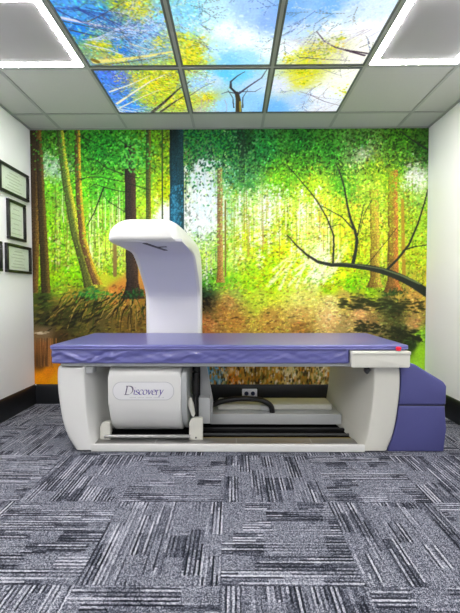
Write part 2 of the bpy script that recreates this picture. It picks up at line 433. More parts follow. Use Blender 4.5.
# sky picture, laid out in metres over the 1.8 x 1.2 m field of six panels
def onceil(u, v):                                                 # photo layout -> ceiling metres (print layout only)
    d = Vector(((u-230)/f, 1, -(v-306.5)/f)); d = Mv.transposed() @ d
    k = (HC-1.0)/d.z; return d.x*k, d.y*k
X0, X1, Ya, Yb = GX+.6, GX+2.4, ROW-1.2, ROW
sk = Canvas(X0, X1, Ya, Yb, 270, 5)
sp_ = [(60,10,70,150,230),(80,30,30,130,225),(100,12,60,150,230),(120,8,130,160,60),(140,10,190,200,30),(100,45,150,180,60),(120,50,40,130,225),
       (130,35,90,170,240),(150,30,110,180,235),(160,15,120,190,240),(140,52,120,170,200),(110,58,170,180,90),(168,48,130,170,170),(185,30,140,215,250),
       (190,12,130,210,250),(195,50,215,215,20),(190,60,205,210,20),(180,36,200,205,20),(215,15,190,235,252),(225,30,235,250,255),(215,50,190,235,250),
       (245,40,240,252,255),(250,58,160,220,250),(230,60,130,205,245),(250,10,160,200,250),(270,20,140,180,240),(268,50,235,250,255),
       (290,12,110,170,235),(310,20,150,195,245),(300,30,190,220,250),(330,8,120,180,240),(350,15,200,225,245),(375,10,215,235,250),(330,30,240,250,255),
       (290,50,240,248,255),(320,52,225,230,120),(305,55,220,225,60),(335,45,235,235,180),(360,30,250,252,255),(360,55,245,245,235),(385,30,240,245,255),
       (105,80,60,120,225),(120,95,70,130,225),(130,105,60,140,230),(115,75,80,110,220),(145,75,190,205,30),(160,85,195,205,20),(150,100,180,200,40),(170,75,200,205,20),
       (175,100,190,205,30),(198,85,150,200,240),(205,98,200,205,70),(215,80,190,220,240),(225,75,90,200,245),(240,75,110,205,245),(225,105,150,210,250),
       (250,100,140,200,245),(255,85,180,215,245),(275,108,110,180,240),(280,85,215,225,245),(300,80,220,220,60),(305,70,200,205,30),(300,100,170,205,240),
       (320,95,235,240,250),(335,85,240,240,225),(350,75,245,245,235),(325,108,225,232,240)]
sk.base([(*onceil(u, v), r, g, b) for u, v, r, g, b in sp_], 1, 1, 3.5)
def inpx(u0, u1, v0, v1):
    a, b_ = onceil(u0, v1), onceil(u1, v0); return min(a[0], b_[0]), max(a[0], b_[0]), a[1], b_[1]
sk.leaves(5200, X0, X0+.8, Ya, Yb, .005, .013, .6, 1.35, .75, .25, disp=.045)
sk.leaves(2600, X0+.6, X1, Ya, Yb, .006, .016, .92, 1.06, .6, .05, disp=.05)
for (u, v, r, n) in [(190,55,.09,220),(180,38,.05,90),(135,6,.13,200),(150,84,.2,420),(182,100,.08,140),(208,98,.05,70),(102,46,.06,90),(120,58,.06,70),(312,55,.08,160),(330,50,.07,90),
                     (305,72,.07,120),(303,84,.04,50),(340,40,.05,30),(322,44,.04,30),(345,92,.09,40),(160,42,.1,70),(290,60,.05,50)]:
    cx, cy = onceil(u, v)
    for k in range(n):
        a, q = sk.rng.uniform(0, 6.28), r*abs(sk.rng.normal(0, .55))
        c = [(225,225,20),(190,205,25),(235,235,90),(120,150,20),(240,215,10)][sk.rng.integers(5)]
        sk.splat(cx+q*math.cos(a), cy+q*math.sin(a), sk.rng.uniform(.005, .013), sk.rng.uniform(.004, .008), a, c, .8)
def sstroke(p, w0, w1, c, al=1.): sk.stroke([onceil(*q) for q in p], w0, w1, c, al)
def twig(x, y, a, L, w, col, depth, al=.8):
    n = 6; pts = [(x, y)]
    for k in range(n):
        a += sk.rng.normal(0, .13); x += L/n*math.cos(a); y += L/n*math.sin(a); pts.append((x, y))
        if depth and k > 1: twig(x, y, a+sk.rng.choice([-1, 1])*sk.rng.uniform(.35, .8), L*.55, w*.55, col, depth-1, al*.9)
    sk.stroke(pts, w*1.45, w*.9, col, min(al*1.15, 1))
pale, dark = (225, 225, 190), (60, 60, 80)
for p, w0, w1, c in [([(62,18),(90,24),(120,30),(150,31)], .02, .008, (205,205,225)), ([(62,21),(90,27),(120,33),(140,36)], .008, .004, (60,50,60)),
                     ([(70,30),(95,36),(115,40)], .012, .005, (60,60,80)), ([(95,62),(120,60),(150,56),(172,52)], .035, .016, (225,215,120)), ([(93,60),(98,62)], .03, .03, (120,100,20)),
                     ([(95,66),(130,62),(165,57)], .008, .006, (90,80,30)), ([(88,22),(105,14),(125,2)], .008, .004, (70,60,50)), ([(130,44),(150,50),(170,46)], .012, .005, (215,215,180)),
                     ([(85,44),(110,50),(130,58)], .012, .006, (200,210,220)), ([(100,15),(120,26),(150,34)], .008, .004, (80,90,130)),
                     ([(117,104),(130,95),(150,82),(165,75)], .022, .008, (230,225,190)), ([(110,92),(130,85),(150,76)], .016, .006, (225,225,205)), ([(120,108),(145,96),(160,90)], .014, .006, (225,225,190)),
                     ([(153,112),(165,102),(178,90),(190,82)], .03, .008, (40,35,25)), ([(161,112),(175,102),(190,93)], .022, .006, (50,45,30)), ([(190,96),(202,88),(215,82)], .008, .004, (90,90,90)),
                     ([(239,113),(238.5,100),(237,93)], .05, .03, (55,45,28)), ([(240.5,112),(240.5,102)], .014, .014, (160,150,50)), ([(237,94),(231,88),(231,82),(238,76),(245,72)], .022, .005, (40,35,45)),
                     ([(237,94),(228,92),(222,94)], .014, .005, (50,45,55)), ([(239,94),(250,86),(262,78),(267,70)], .018, .005, (50,45,70)), ([(240,92),(255,92),(262,88)], .012, .004, (60,60,90)), ([(234,108),(233,98),(228,90)], .01, .004, (40,40,50)), ([(243,108),(243,98),(248,90)], .01, .004, (40,40,50)),
                     ([(317,32),(325,42),(336,48),(365,56)], .006, .014, (60,40,60)), ([(336,48),(350,51),(368,54)], .008, .012, (50,30,50)), ([(300,58),(330,60),(350,61)], .008, .004, (60,50,50)),
                     ([(360,48),(370,44),(366,36)], .006, .003, (70,60,70)), ([(310,95),(325,102),(340,106)], .008, .006, (120,110,130)), ([(300,92),(320,98),(340,100)], .006, .003, (120,120,150)),
                     ([(318,68),(340,76),(356,70)], .006, .003, (150,150,150)), ([(290,82),(310,76),(330,72)], .005, .003, (150,150,180))]:
    sstroke(p, w0, w1, c)
for (u, v, a, L, w, c, dp, n) in [(280,-4,-2.2,.3,.006,(60,70,130),2,7),(260,-6,-1.9,.22,.005,(90,90,150),2,6),(300,-6,-2.3,.36,.007,(45,55,110),2,7),(330,-6,-2.4,.3,.006,(50,60,110),2,6),(360,-6,-2.2,.22,.005,(80,90,140),1,4),
                                  (200,-6,-1.4,.14,.004,(110,110,170),2,5),(70,8,.5,.3,.005,(40,60,140),2,5),(100,40,-.3,.3,.005,(190,205,235),2,6),(95,105,.7,.4,.006,(230,230,220),2,7),(120,112,.9,.35,.005,(60,70,160),2,5),
                                  (190,112,1.2,.3,.005,(190,160,180),2,5),(215,100,1.9,.2,.004,(170,150,170),2,4),(290,112,1.3,.3,.004,(140,160,220),2,5),(330,112,1.8,.3,.004,(170,170,200),2,5),(375,30,2.6,.25,.004,(190,180,190),2,4),
                                  (355,100,2.2,.3,.004,(180,170,160),2,4),(290,40,0.2,.2,.004,(190,190,210),1,3),(240,112,1.57,.25,.005,(70,90,160),2,4)]:
    for k in range(n+3):
        x, y = onceil(u+sk.rng.uniform(-18, 18), v); twig(x, y, a+sk.rng.normal(0, .25)-(math.pi if a < -1.2 and a > -1.6 else 0)*0, L, w, c, dp, .7)
for k in range(170):
    u, v = sk.rng.uniform(60, 205), sk.rng.uniform(2, 110)
    if sk.rng.random() < .35: u = sk.rng.uniform(285, 375)
    x, y = onceil(u, v)
    if X0 < x < X1: twig(x, y, sk.rng.uniform(-.8, 1.4) if u < 205 else sk.rng.uniform(1.2, 3.2), sk.rng.uniform(.05, .16), .0028, [(235,235,215),(60,70,60),(210,220,245),(90,80,60),(40,60,130)][sk.rng.integers(5)], 1, .75)
for k in range(900):
    x = sk.rng.uniform(X0, X0+.62); y = sk.rng.uniform(Ya, Yb); sk.splat(x, y, sk.rng.uniform(.002, .006), .003, sk.rng.uniform(0, 3), [(30,90,190),(235,240,245),(80,160,235),(40,60,140)][sk.rng.integers(4)], .6)
sky_m = print_mat('sky_print', 1.25)
pl = {(1,1): 'backlit sky panel with blue sky and pale branches, in the far row at its left end', (2,1): 'backlit sky panel with a dark treetop against blue, middle of the far row',
      (3,1): 'backlit sky panel, nearly white with thin twigs, in the far row at its right end', (1,2): 'backlit sky panel with deep blue sky and yellow leaves beside the left ceiling light',
      (2,2): 'backlit sky panel with pale open sky and yellow leaves at one edge, middle of the near row', (3,2): 'backlit sky panel with dark twigs and yellow leaves beside the right ceiling light'}
for (i, j) in sky_cells:
    x0, y0 = GX+.6*i, ROW-.6*j
    t = thing('sky_panel', pl[(i, j)], 'ceiling panel', (x0+.3, y0+.3, HC), 'printed sky panels in the ceiling')
    link('frame', ring(x0+.010, x0+.590, y0+.010, y0+.590, .012, HC-.004, HC+.012), M['framegrey'], t, 0)
    o = printed_grid('picture_diffuser', (x0+.022, y0+.022, HC+.002), (.556, 0, 0), (0, .556, 0), 150, 150, lambda P: sk.sample(P[:, 0], P[:, 1]), sky_m, t)
    link('light_box', box(x0+.012, x0+.588, y0+.012, y0+.588, HC+.012, HC+.028), M['framegrey'], t, 0)

# ------------------------------------------------------------------ forest mural
mu = Canvas(26, 433, 126, 388, 2.2, 11)
mp = [(50,140,60,120,35),(60,150,80,150,40),(56,165,170,205,170),(80,150,50,135,30),(100,150,40,135,40),(120,150,50,140,35),(150,145,90,150,30),(166,150,130,170,30),(195,140,60,130,60),(225,145,50,120,50),
 (240,145,30,70,35),(262,150,45,135,60),(300,145,40,115,40),(300,165,90,165,40),(330,150,60,140,40),(360,145,60,130,35),(400,140,70,135,30),(425,150,50,100,30),(362,152,170,190,150),
 (50,190,110,185,40),(80,185,90,175,30),(105,190,70,165,40),(120,200,90,170,40),(145,185,110,180,50),(165,190,180,200,10),(205,180,215,238,240),(205,200,232,246,250),(228,172,90,160,110),(245,180,80,150,80),
 (280,180,120,195,40),(310,190,190,225,50),(345,185,90,165,40),(370,190,170,205,70),(372,170,130,180,40),(413,180,225,235,215),(400,165,80,140,40),(412,200,150,190,70),(393,182,150,190,30),
 (50,225,130,205,30),(80,220,130,205,40),(105,215,140,210,50),(120,230,150,215,50),(150,205,170,205,40),(165,214,240,246,235),(190,215,235,246,245),(205,225,225,242,240),(225,215,190,230,190),(250,215,215,240,110),
 (240,205,170,215,120),(270,212,235,246,180),(285,220,215,240,50),(310,215,240,248,150),(330,210,220,235,60),(345,225,215,235,50),(370,215,215,225,70),(400,220,190,210,50),(420,225,170,210,60),
 (55,250,160,220,50),(85,250,180,225,70),(110,250,190,225,80),(125,262,190,220,70),(205,260,205,235,110),(215,245,170,220,110),(230,255,200,238,110),(250,240,225,243,60),(265,255,190,235,20),(290,250,230,248,40),(300,270,205,240,30),
 (320,255,245,250,190),(350,250,210,238,30),(380,250,205,220,50),(415,255,190,215,50),(325,240,240,246,120),
 (50,278,150,205,10),(75,275,140,210,15),(105,276,190,200,50),(112,268,150,205,40),(135,280,205,150,70),(205,280,110,190,60),(225,278,140,210,50),(245,285,170,225,30),(270,283,190,232,20),(290,285,215,242,80),
 (318,275,245,250,210),(330,286,180,225,20),(350,285,120,200,10),(370,288,150,200,30),(385,282,170,190,60),(420,285,195,195,60),(345,272,215,235,30),
 (45,300,55,70,25),(70,297,160,140,50),(60,288,130,170,40),(90,293,90,130,50),(88,300,150,120,50),(115,293,200,135,60),(142,298,180,120,60),(125,288,205,140,60),(205,294,50,80,50),(207,303,90,75,45),(230,302,190,150,80),(235,293,170,190,80),(260,297,190,215,60),(300,298,225,225,110),
 (330,303,225,205,120),(360,303,110,105,50),(345,297,190,170,80),(390,303,60,70,35),(415,298,200,160,80),(395,296,180,160,70),
 (45,320,48,50,25),(70,320,60,60,30),(60,310,90,75,35),(100,320,90,80,40),(130,318,110,90,40),(205,325,205,140,80),(235,322,200,150,70),(225,312,190,140,70),(270,320,190,150,70),(300,315,205,170,90),(300,328,150,115,55),(330,318,225,185,120),(360,313,205,160,100),
 (395,309,60,65,30),(415,325,180,145,85),(370,322,140,115,65),(345,328,170,150,90),
 (44,333,120,100,70),(60,340,70,55,28),(44,348,150,100,55),(42,362,95,65,35),(48,372,230,140,20),(42,380,248,155,15),(55,381,252,170,20),(375,335,130,120,70),(400,336,50,55,30),(420,335,130,180,50),(412,345,45,60,30),(420,352,160,215,50),(418,365,165,220,60),
 (214,370,120,180,215),(222,378,120,170,190),(232,378,225,130,40),(245,374,190,140,60),(260,376,120,95,35),(275,378,190,150,60),(290,375,215,195,140),(305,376,150,120,50),(322,376,215,200,150)]
mu.base(mp, 1., 1.15, 3.6)
mu.a[...] = mu.a
# pale and dark stems far away between the trees
g = mu.rng
for k in range(26):
    u = g.uniform(50, 128); mu.stroke([(u, g.uniform(180, 215)), (u+g.uniform(-1, 1), g.uniform(262, 274))], .8, g.uniform(1, 2.2), [(205,215,130),(95,110,40),(230,240,190),(120,120,50)][g.integers(4)], .6)
for k in range(34):
    u = g.uniform(205, 345); v0 = g.uniform(185, 215); mu.stroke([(u, v0), (u+g.uniform(-1, 1), g.uniform(235, 285))], g.uniform(.8, 2.4), g.uniform(.8, 2.6), [(250,252,235),(245,250,200),(150,170,30),(190,200,40),(120,140,40)][g.integers(5)], .55)
for u in (302, 316, 270, 265, 240, 247): mu.stroke([(u, 190), (u, 225)], 2.5, 3, (250,252,245), .6)
for k in range(14):
    u = g.uniform(345, 422); mu.stroke([(u, g.uniform(150, 200)), (u, g.uniform(240, 275))], 1, g.uniform(1, 2.5), [(120,130,30),(235,235,140),(175,165,50)][g.integers(3)], .5)
for u, w in ((186,1.6),(190,1.2),(197.5,1.6),(201,.8),(211,1.2),(207,.8),(216,1)): mu.stroke([(u, 140), (u, 275)], w, w*1.1, (110,125,110), .85)
# leaves: big soft then small crisp, broken up by the colour beneath
can = lambda u, v: v < 292-18*(u > 90)*(u < 150)
mu.leaves(5200, 28, 431, 128, 292, 1.4, 3.2, .72, 1.25, .6, .14, keep=can, disp=5)
mu.leaves(19000, 28, 431, 128, 290, .55, 1.5, .4, 1.45, .8, .2, keep=can, disp=4)
mu.leaves(4200, 28, 431, 128, 175, .6, 1.7, .25, .8, .75, .2)
mu.leaves(1500, 28, 431, 140, 200, .5, 1.2, 1.5, 2.3, .7, .1, keep=lambda u, v: not 188 < u < 218)
for k in range(420):
    u, v = g.normal(204, 8), g.normal(195, 26)
    if v < 240 and v > 160: mu.splat(u, v, g.uniform(.8, 2), g.uniform(1, 3), 0, [(238,248,250),(222,240,246),(250,252,252)][g.integers(3)], .7)
for k in range(900):                                              # canopy edge over the pale gap
    u, v = g.uniform(180, 245), 130+abs(g.normal(0, 26)); c = [(20,80,50),(40,140,70),(60,160,60),(15,50,40)][g.integers(4)]
    mu.splat(u, v, g.uniform(.7, 1.8), g.uniform(.5, 1), g.uniform(0, 3.1), c, .8)
# sun shafts through the young leaves
for k in range(16):
    u = 335+g.uniform(-35, 15); mu.stroke([(u, g.uniform(235, 250)), (u-g.uniform(14, 40), g.uniform(270, 292))], .8, 3, (252,252,200), .3)
mu.leaves(1500, 230, 350, 225, 290, .8, 2.4, .85, 1.2, .6, .1, asp=.35, tilt=-.3)
# ground litter
gr = lambda u, v: v > 283+8*(u > 200) and not (u < 60 and v > 325)
mu.leaves(5200, 36, 430, 284, 345, .6, 2.1, .4, 1.45, .75, .14, asp=.4, keep=gr, tilt=.0)
mu.leaves(1500, 200, 430, 296, 345, .5, 1.3, 1.2, 1.6, .6, .1, asp=.5)
for k in range(120):
    u, v = g.uniform(340, 425), g.normal(305, 3.5); mu.splat(u, v, g.uniform(2, 5), g.uniform(.6, 1.2), g.normal(.05, .1), (40,45,22), .7)
for k in range(110):
    u = g.uniform(355, 420); v = 325+(u-355)*.2+g.normal(0, 3); mu.splat(u, v, g.uniform(1.5, 4), g.uniform(.6, 1.3), g.normal(.2, .2), (38,42,24), .75)
for k in range(26):
    mu.splat(g.uniform(201, 210), g.normal(303, 5), g.uniform(1.5, 3.5), .6, g.normal(.4, .4), (30,28,20), .8)
# roots of the bank
for k in range(150):
    x, y = g.uniform(62, 150), g.uniform(292, 308); L = g.uniform(10, 32); a = 2.25+g.normal(0, .3) if x < 125 else 1.7+g.normal(0, .35)
    pts = [(x, y)]
    for q in range(5): a += g.normal(0, .14); x += L/5*math.cos(a); y += L/5*math.sin(a); pts.append((x, y))
    mu.stroke(pts, g.uniform(.8, 1.8), .6, [(30,26,14),(35,40,16),(160,130,50),(95,110,35),(190,160,80),(60,70,25)][g.integers(6)], .8)
for k in range(90):
    x, y = g.uniform(36, 100), g.uniform(296, 330); mu.splat(x, y, g.uniform(2, 6), g.uniform(.6, 1.4), g.normal(2.7, .3), [(28,30,14),(120,110,45),(60,60,25),(25,22,14)][g.integers(4)], .7)
for k in range(9): mu.splat(g.uniform(36, 50), g.normal(333, .9), g.uniform(1.5, 4), .5, 0, (225,210,180), .7)
for k in range(60): mu.stroke([(g.uniform(36, 60), g.uniform(340, 350))]*1+[(g.uniform(36, 60), g.uniform(362, 370))], .6, .6, (60,40,22), .12)
for k in range(26):
    u = g.uniform(37, 58); mu.stroke([(u, 338), (u+g.uniform(-1, 1), 366)], .8, 1.2, [(70,45,25),(190,130,70),(110,75,40)][g.integers(3)], .5)
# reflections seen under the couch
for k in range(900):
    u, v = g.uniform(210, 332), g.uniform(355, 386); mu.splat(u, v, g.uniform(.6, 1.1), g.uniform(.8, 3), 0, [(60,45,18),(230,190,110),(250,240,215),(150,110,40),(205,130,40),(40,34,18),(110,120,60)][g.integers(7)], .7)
# darker leaf sprays and fine stems through the bright middle
for k in range(2600):
    u, v = g.uniform(190, 428), g.uniform(180, 288)
    if 184 < u < 219 and v < 232: continue
    c = mu.at(u, v)*np.array([.62, .86, .35])*g.uniform(.8, 1.1); mu.splat(u, v, g.uniform(.6, 1.6), g.uniform(.35, .7), g.uniform(-.6, .4), c, .65)
for k in range(700):
    u, v = g.uniform(50, 130), g.uniform(190, 275); c = mu.at(u, v)*np.array([.55, .8, .35]); mu.splat(u, v, g.uniform(.6, 1.3), g.uniform(.4, .8), g.uniform(0, 3), c, .6)
for k in range(60):
    u = g.uniform(225, 345); v0 = g.uniform(185, 225); mu.stroke([(u, v0), (u+g.uniform(-.6, .6), v0+g.uniform(20, 50))], .5, g.uniform(.5, 1.1), [(250,252,240),(250,252,235),(150,150,50),(110,130,40),(170,120,60)][g.integers(5)], .6)
for k in range(40):
    u = g.uniform(50, 128); v0 = g.uniform(185, 225); mu.stroke([(u, v0), (u+g.uniform(-.6, .6), v0+g.uniform(25, 50))], .5, g.uniform(.6, 1.2), [(225,240,160),(240,245,215),(80,100,40),(120,110,50)][g.integers(4)], .65)
for k in range(14):
    x, y = g.uniform(215, 330), g.uniform(232, 262); mu.stroke([(x, y), (x+12, y-g.uniform(1, 5)), (x+26, y+g.uniform(0, 6))], .6, .4, (150,170,40), .6)
# trunks
bk = (60,48,34)
mu.stroke([(36,128),(35,200),(34,292)], 11, 8, (48,38,28), .95, (70,50,30), (120,92,40))
mu.stroke([(39,140),(42,210),(46,292)], 6, 9, (50,42,30), .9, (52,42,26), (100,80,36))
mu.stroke([(60,128),(62,150),(67,185),(75,230),(84,262),(91,287)], 6.5, 11, (70,95,45), .95, (85,90,40), (190,190,60), flare=.3)
mu.stroke([(77.5,128),(78,170),(79.5,200),(83,240),(92,270),(98,284)], 5, 7.5, (70,60,35), .95, (110,80,50), (200,170,50), flare=.3)
mu.stroke([(130,144),(130.5,200),(131,240),(133,298)], 10, 12, (42,34,34), .96, (50,40,34), (70,52,40), flare=1.0)
mu.stroke([(148.5,128),(148.5,222)], 4.5, 4.5, (45,60,40), .85, (70,80,40), (110,100,40))
mu.stroke([(162.5,130),(162.5,222)], 1.6, 1.6, (50,70,40), .85)
mu.stroke([(176.5,128),(177,180),(177,232)], 13.5, 14, (18,34,34), .97, (36,98,128), (30,60,66))
for k in range(120): mu.splat(g.uniform(171, 183), g.uniform(185, 225), .7, 1.1, 0, (70,150,180), .5)
mu.stroke([(220,168),(220,230),(220.5,282)], 4.5, 6, (120,110,70), .8, (165,110,60), (190,150,90), flare=.5)
mu.stroke([(225.5,200),(225.5,276)], 1.6, 2, (130,120,60), .8)
mu.stroke([(241,128),(242,150),(242,182)], 8, 5, (22,40,30), .75, (60,90,60), (40,60,40))
mu.stroke([(374,190),(375,240),(375,287)], 8, 9.5, (170,165,50), .8, (125,95,45), (190,160,70), flare=.8)
mu.stroke([(393,170),(393,230),(393,292)], 9, 11, (150,150,40), .85, (120,85,45), (190,120,60), flare=.8)
mu.stroke([(402.5,200),(404,275)], 3, 4, (170,140,50), .75)
mu.stroke([(115,240),(115,275)], 3.5, 4, (130,110,60), .7)
for k in range(200): mu.splat(g.uniform(28, 140), g.uniform(128, 170), g.uniform(.7, 1.6), .8, g.uniform(0, 3), [(60,160,50),(40,120,40),(110,190,50)][g.integers(3)], .75)
for k in range(330): mu.splat(g.normal(132, 10), 130+36*g.random()**.8+abs(g.normal(0, 3)), g.uniform(.8, 1.8), .9, g.uniform(0, 3), [(50,150,50),(30,100,40),(90,190,70),(120,210,90)][g.integers(4)], .85)
for k in range(160): mu.splat(g.normal(240, 8), g.uniform(130, 180), g.uniform(.8, 1.6), .8, g.uniform(0, 3), [(40,110,60),(20,60,40),(110,170,110)][g.integers(3)], .7)
for k in range(70): mu.splat(g.normal(134, 7), g.normal(294, 2.5), 1.5, .8, g.uniform(0, 3), [(50,110,50),(30,60,30)][g.integers(2)], .7)
for k in range(90): mu.splat(g.normal(94, 9), g.normal(294, 3), 1.8, .8, g.normal(2.5, .4), [(50,130,60),(30,90,40),(100,170,50)][g.integers(3)], .7)
for k in range(60): mu.splat(g.normal(394, 8), g.normal(293, 2), 1.5, .8, g.uniform(0, 3), [(60,90,40),(40,60,25)][g.integers(2)], .7)
for (u0, v0, su, sv, n, cols) in [(374,195,7,14,150,[(190,215,60),(150,195,50),(120,170,40)]), (393,180,8,14,190,[(170,205,50),(130,180,40),(100,150,40)]), (393,235,7,20,40,[(190,215,60)]), (375,240,7,20,40,[(200,215,60)]),
                                 (221,180,6,14,120,[(150,205,110),(110,180,80),(200,235,160)]), (221,235,6,18,30,[(180,225,100)]), (66,170,8,25,60,[(90,160,40),(60,120,40)]), (84,220,8,25,50,[(150,205,50),(110,180,40)]), (242,170,7,12,120,[(60,130,70),(110,180,80)])]:
    for k in range(n): mu.splat(g.normal(u0, su), g.normal(v0, sv), g.uniform(.6, 1.5), g.uniform(.5, .9), g.uniform(0, 3.1), cols[g.integers(len(cols))], .8)
# branches in front
bd = (38, 44, 34)
for p, w0, w1 in [([(287,235),(297,246),(307,255),(318,262),(331,265),(345,265),(358,266.5),(370,268),(382,271),(392,274),(401,278),(413,284),(427,293)], .9, 8.5),
                  ([(353,264),(356,250),(357,240),(355,230),(350.5,219),(347,203),(344.5,188),(341,175),(336,163)], 3.6, 1), ([(353,229),(342,217),(331,211),(322,206)], 1.6, .8),
                  ([(333,264),(334,245),(333.6,235),(327,218),(319,204),(312,194),(303.5,184),(295,174),(287,165)], 2, .9), ([(328,228),(340,224),(345,228)], .8, .6),
                  ([(387,270),(398,259),(409,245),(418,224),(424,205),(428,190)], 2.6, 1.3), ([(403,251),(414,247),(428,245)], 1.4, 1), ([(357,238),(361,220),(364,204)], 1.3, .7),
                  ([(368,264),(382,247),(397,228)], .8, .6), ([(400,131),(412,140),(428,150)], 1.2, 2.2), ([(404,165),(415,162),(428,160)], .8, .8), ([(372,200),(364,215),(360,232)], .7, .7)]:
    mu.stroke(p, w0, w1, bd, .95)
mu.stroke([(331,263.5),(345,263.5),(358,265),(382,269),(401,275.5),(420,284)], .6, 2, (105,120,80), .6)
for p, w0, w1 in [([(79,136),(90,140),(97,143)], 1.2, .8), ([(97,160),(105,167),(125,175),(140,178)], 1, 1), ([(100,172),(106,164),(112,159)], .8, .6), ([(79,179),(90,177),(101,177),(125,182),(150,190)], 1, .9),
                  ([(104,187),(99,200),(94.6,212),(87,226)], 1.6, .9), ([(104,187),(115,190),(127,192)], 1.2, .8), ([(104,187),(95,184),(86,190)], .9, .6), ([(107,200),(116,206),(127,213)], .8, .8), ([(104,187),(104,196),(110,203)], .8, .6),
                  ([(60,190),(80,180),(86,178)], .6, .6), ([(92,150),(94,160),(89,166)], .6, .5), ([(120,140),(128,146),(134,150)], 1.2, .8)]:
    mu.stroke(p, w0, w1, (32, 40, 26), .9)
mu.grain(.05)
lum = mu.a.mean(axis=2, keepdims=True)
mu.a = np.clip(lum+(mu.a-lum)*1.12, 0, 255)*.97

def onwall(P):                                                    # wall metres -> print layout units
    R = np.array([list(r) for r in Mv]); q = (P-np.array([0, 0, 1.0])) @ R.T
    return 230+f*q[:, 0]/q[:, 1], 306.5-f*q[:, 2]/q[:, 1]
ZB = .1785
o = printed_grid('forest_mural', (XL+.001, D-.002, ZB), (XR-XL-.002, 0, 0), (0, 0, HC-.003-ZB), 640, 420, lambda P: np.clip(mu.sample(*onwall(P)), 0, 255), print_mat('mural_print', 0))
tag(o, 'wall-wide printed mural of a sunlit green forest behind the scanner', 'mural')

# ------------------------------------------------------------------ picture frames on the left wall
def certificate(y0, y1, z0, z1, label, portrait=False):
    t = thing('picture_frame', label, 'picture frame', (XL, (y0+y1)/2, z0), 'certificates on the left wall')
    b = bmesh.new(); w = .022
    for a in ((y0, y1, z0, z0+w), (y0, y1, z1-w, z1), (y0, y0+w, z0+w, z1-w), (y1-w, y1, z0+w, z1-w)):
        box(XL+.001, XL+.026, *a, .003, 1, b)
    link('frame_moulding', b, M['frame'], t)
    link('mount', box(XL+.001, XL+.008, y0+w, y1-w, z0+w, z1-w), M['mount'], t, 0)
    m_ = .018
    link('certificate_sheet', box(XL+.008, XL+.0095, y0+w+m_, y1-w-m_, z0+w+m_*.8, z1-w-m_*.8), M['mount'] if portrait else M['paper'], t, 0)
    b = bmesh.new(); n = 9 if portrait else 6; H = z1-z0-2*w-2*m_
    for k in range(n):
        z = z1-w-m_-H*(k+.7)/n; hw = (y1-y0)*(.16+.12*((k*7) % 3)/2); c = (y0+y1)/2
        box(XL+.0095, XL+.0099, c-hw, c+hw, z-.0035, z+.0035, bm=b)
    link('printed_lines', b, M['ink'], t, 0)
    link('glass', box(XL+.012, XL+.0135, y0+w, y1-w, z0+w, z1-w), M['glass'], t, 0)
certificate(2.80, 3.20, 1.815, 2.047, 'landscape black-framed certificate, highest on the left wall')
certificate(2.90, 3.145, 1.455, 1.777, 'upright black-framed certificate in the middle of the column of frames')
certificate(2.868, 3.218, 1.182, 1.418, 'landscape black-framed certificate, lowest in the column nearest the mural')
certificate(2.42, 2.812, 1.182, 1.415, 'black-framed certificate cut off by the left edge of the photo')

# ------------------------------------------------------------------ the bone density scanner
sc = thing('bone_density_scanner', 'large white bone density scanner with arched arm and Discovery lettering', 'medical scanner', (0, 2.6, 0))
YF, YB = 2.246, 2.98
# side pedestals: bowed outer edge, straight front
def pedestal(sx, outer, inner, inback, lab=None):
    """outer / inner: (x,z) lists from top to bottom"""
    n = len(outer); O = [Vector((p[0], p[1], 0)) for p in spline([(a, b, 0) for a, b in outer], 6)]
    I = [Vector((p[0], p[1], 0)) for p in spline([(a, b, 0) for a, b in inner], 6)]
    b = bmesh.new(); rings = []
    for o_, i_ in zip(O, I):
        r = .022; row = []
        zo, zi = o_.y, i_.y; s = 1 if o_.x > i_.x else -1
        # section going round: inner front, outer front (rounded), outer back, inner back
        for k in range(5):
            a = math.radians(90*k/4); row.append((i_.x+s*r*.5*(1-math.sin(a)), YF+r*.5*(1-math.cos(a)) if False else YF+r*.5*(1-math.sin(a)), zi)) if False else None
        row.append((i_.x, YF+.010, zi)); row.append((i_.x+s*.003, YF+.003, zi)); row.append((i_.x+s*.010, YF, zi))
        for k in range(7):
            a = math.radians(90*k/6); row.append((o_.x-s*.03+s*.03*math.sin(a), YF+.03-.03*math.cos(a), zo))
        for k in range(5):
            a = math.radians(90*k/4); row.append((o_.x-s*.03+s*.03*math.cos(a), YB-.03+.03*math.sin(a), zo))
        row.append((i_.x+s*.01+(inback-inner[0][0]), YB, zi)); row.append((i_.x+(inback-inner[0][0]), YB-.01, zi))
        rings.append([b.verts.new(p) for p in row])
    m = len(rings[0])
    for p, q in zip(rings, rings[1:]):
        for k in range(m): b.faces.new((p[k], p[(k+1) % m], q[(k+1) % m], q[k]))
    f0 = b.faces.new(rings[0]); f1 = b.faces.new(rings[-1][::-1])
    bmesh.ops.bevel(b, geom=list(f0.edges), offset=.010, segments=3, profile=.5, affect='EDGES')
    return b
lout = [(-1.105, .55), (-1.117, .52), (-1.118, .42), (-1.110, .33), (-1.090, .20), (-1.058, .10), (-1.008, .014)]
linn = [(-.940, .55), (-.940, .52), (-.938, .42), (-.934, .30), (-.925, .20), (-.908, .10), (-.885, .014)]
pl_ = link('side_pedestal', pedestal(-1, lout, linn, -.86), M['white'], sc, 50)
rout = [(1.042, .55), (1.050, .52), (1.052, .42), (1.046, .33), (1.030, .20), (1.008, .10), (.975, .014)]
rinn = [(.880, .55), (.880, .52), (.882, .42), (.876, .32), (.862, .20), (.845, .10), (.812, .014)]
pr_ = link('side_pedestal', pedestal(1, rout, rinn, .80), M['cream'], sc, 50)
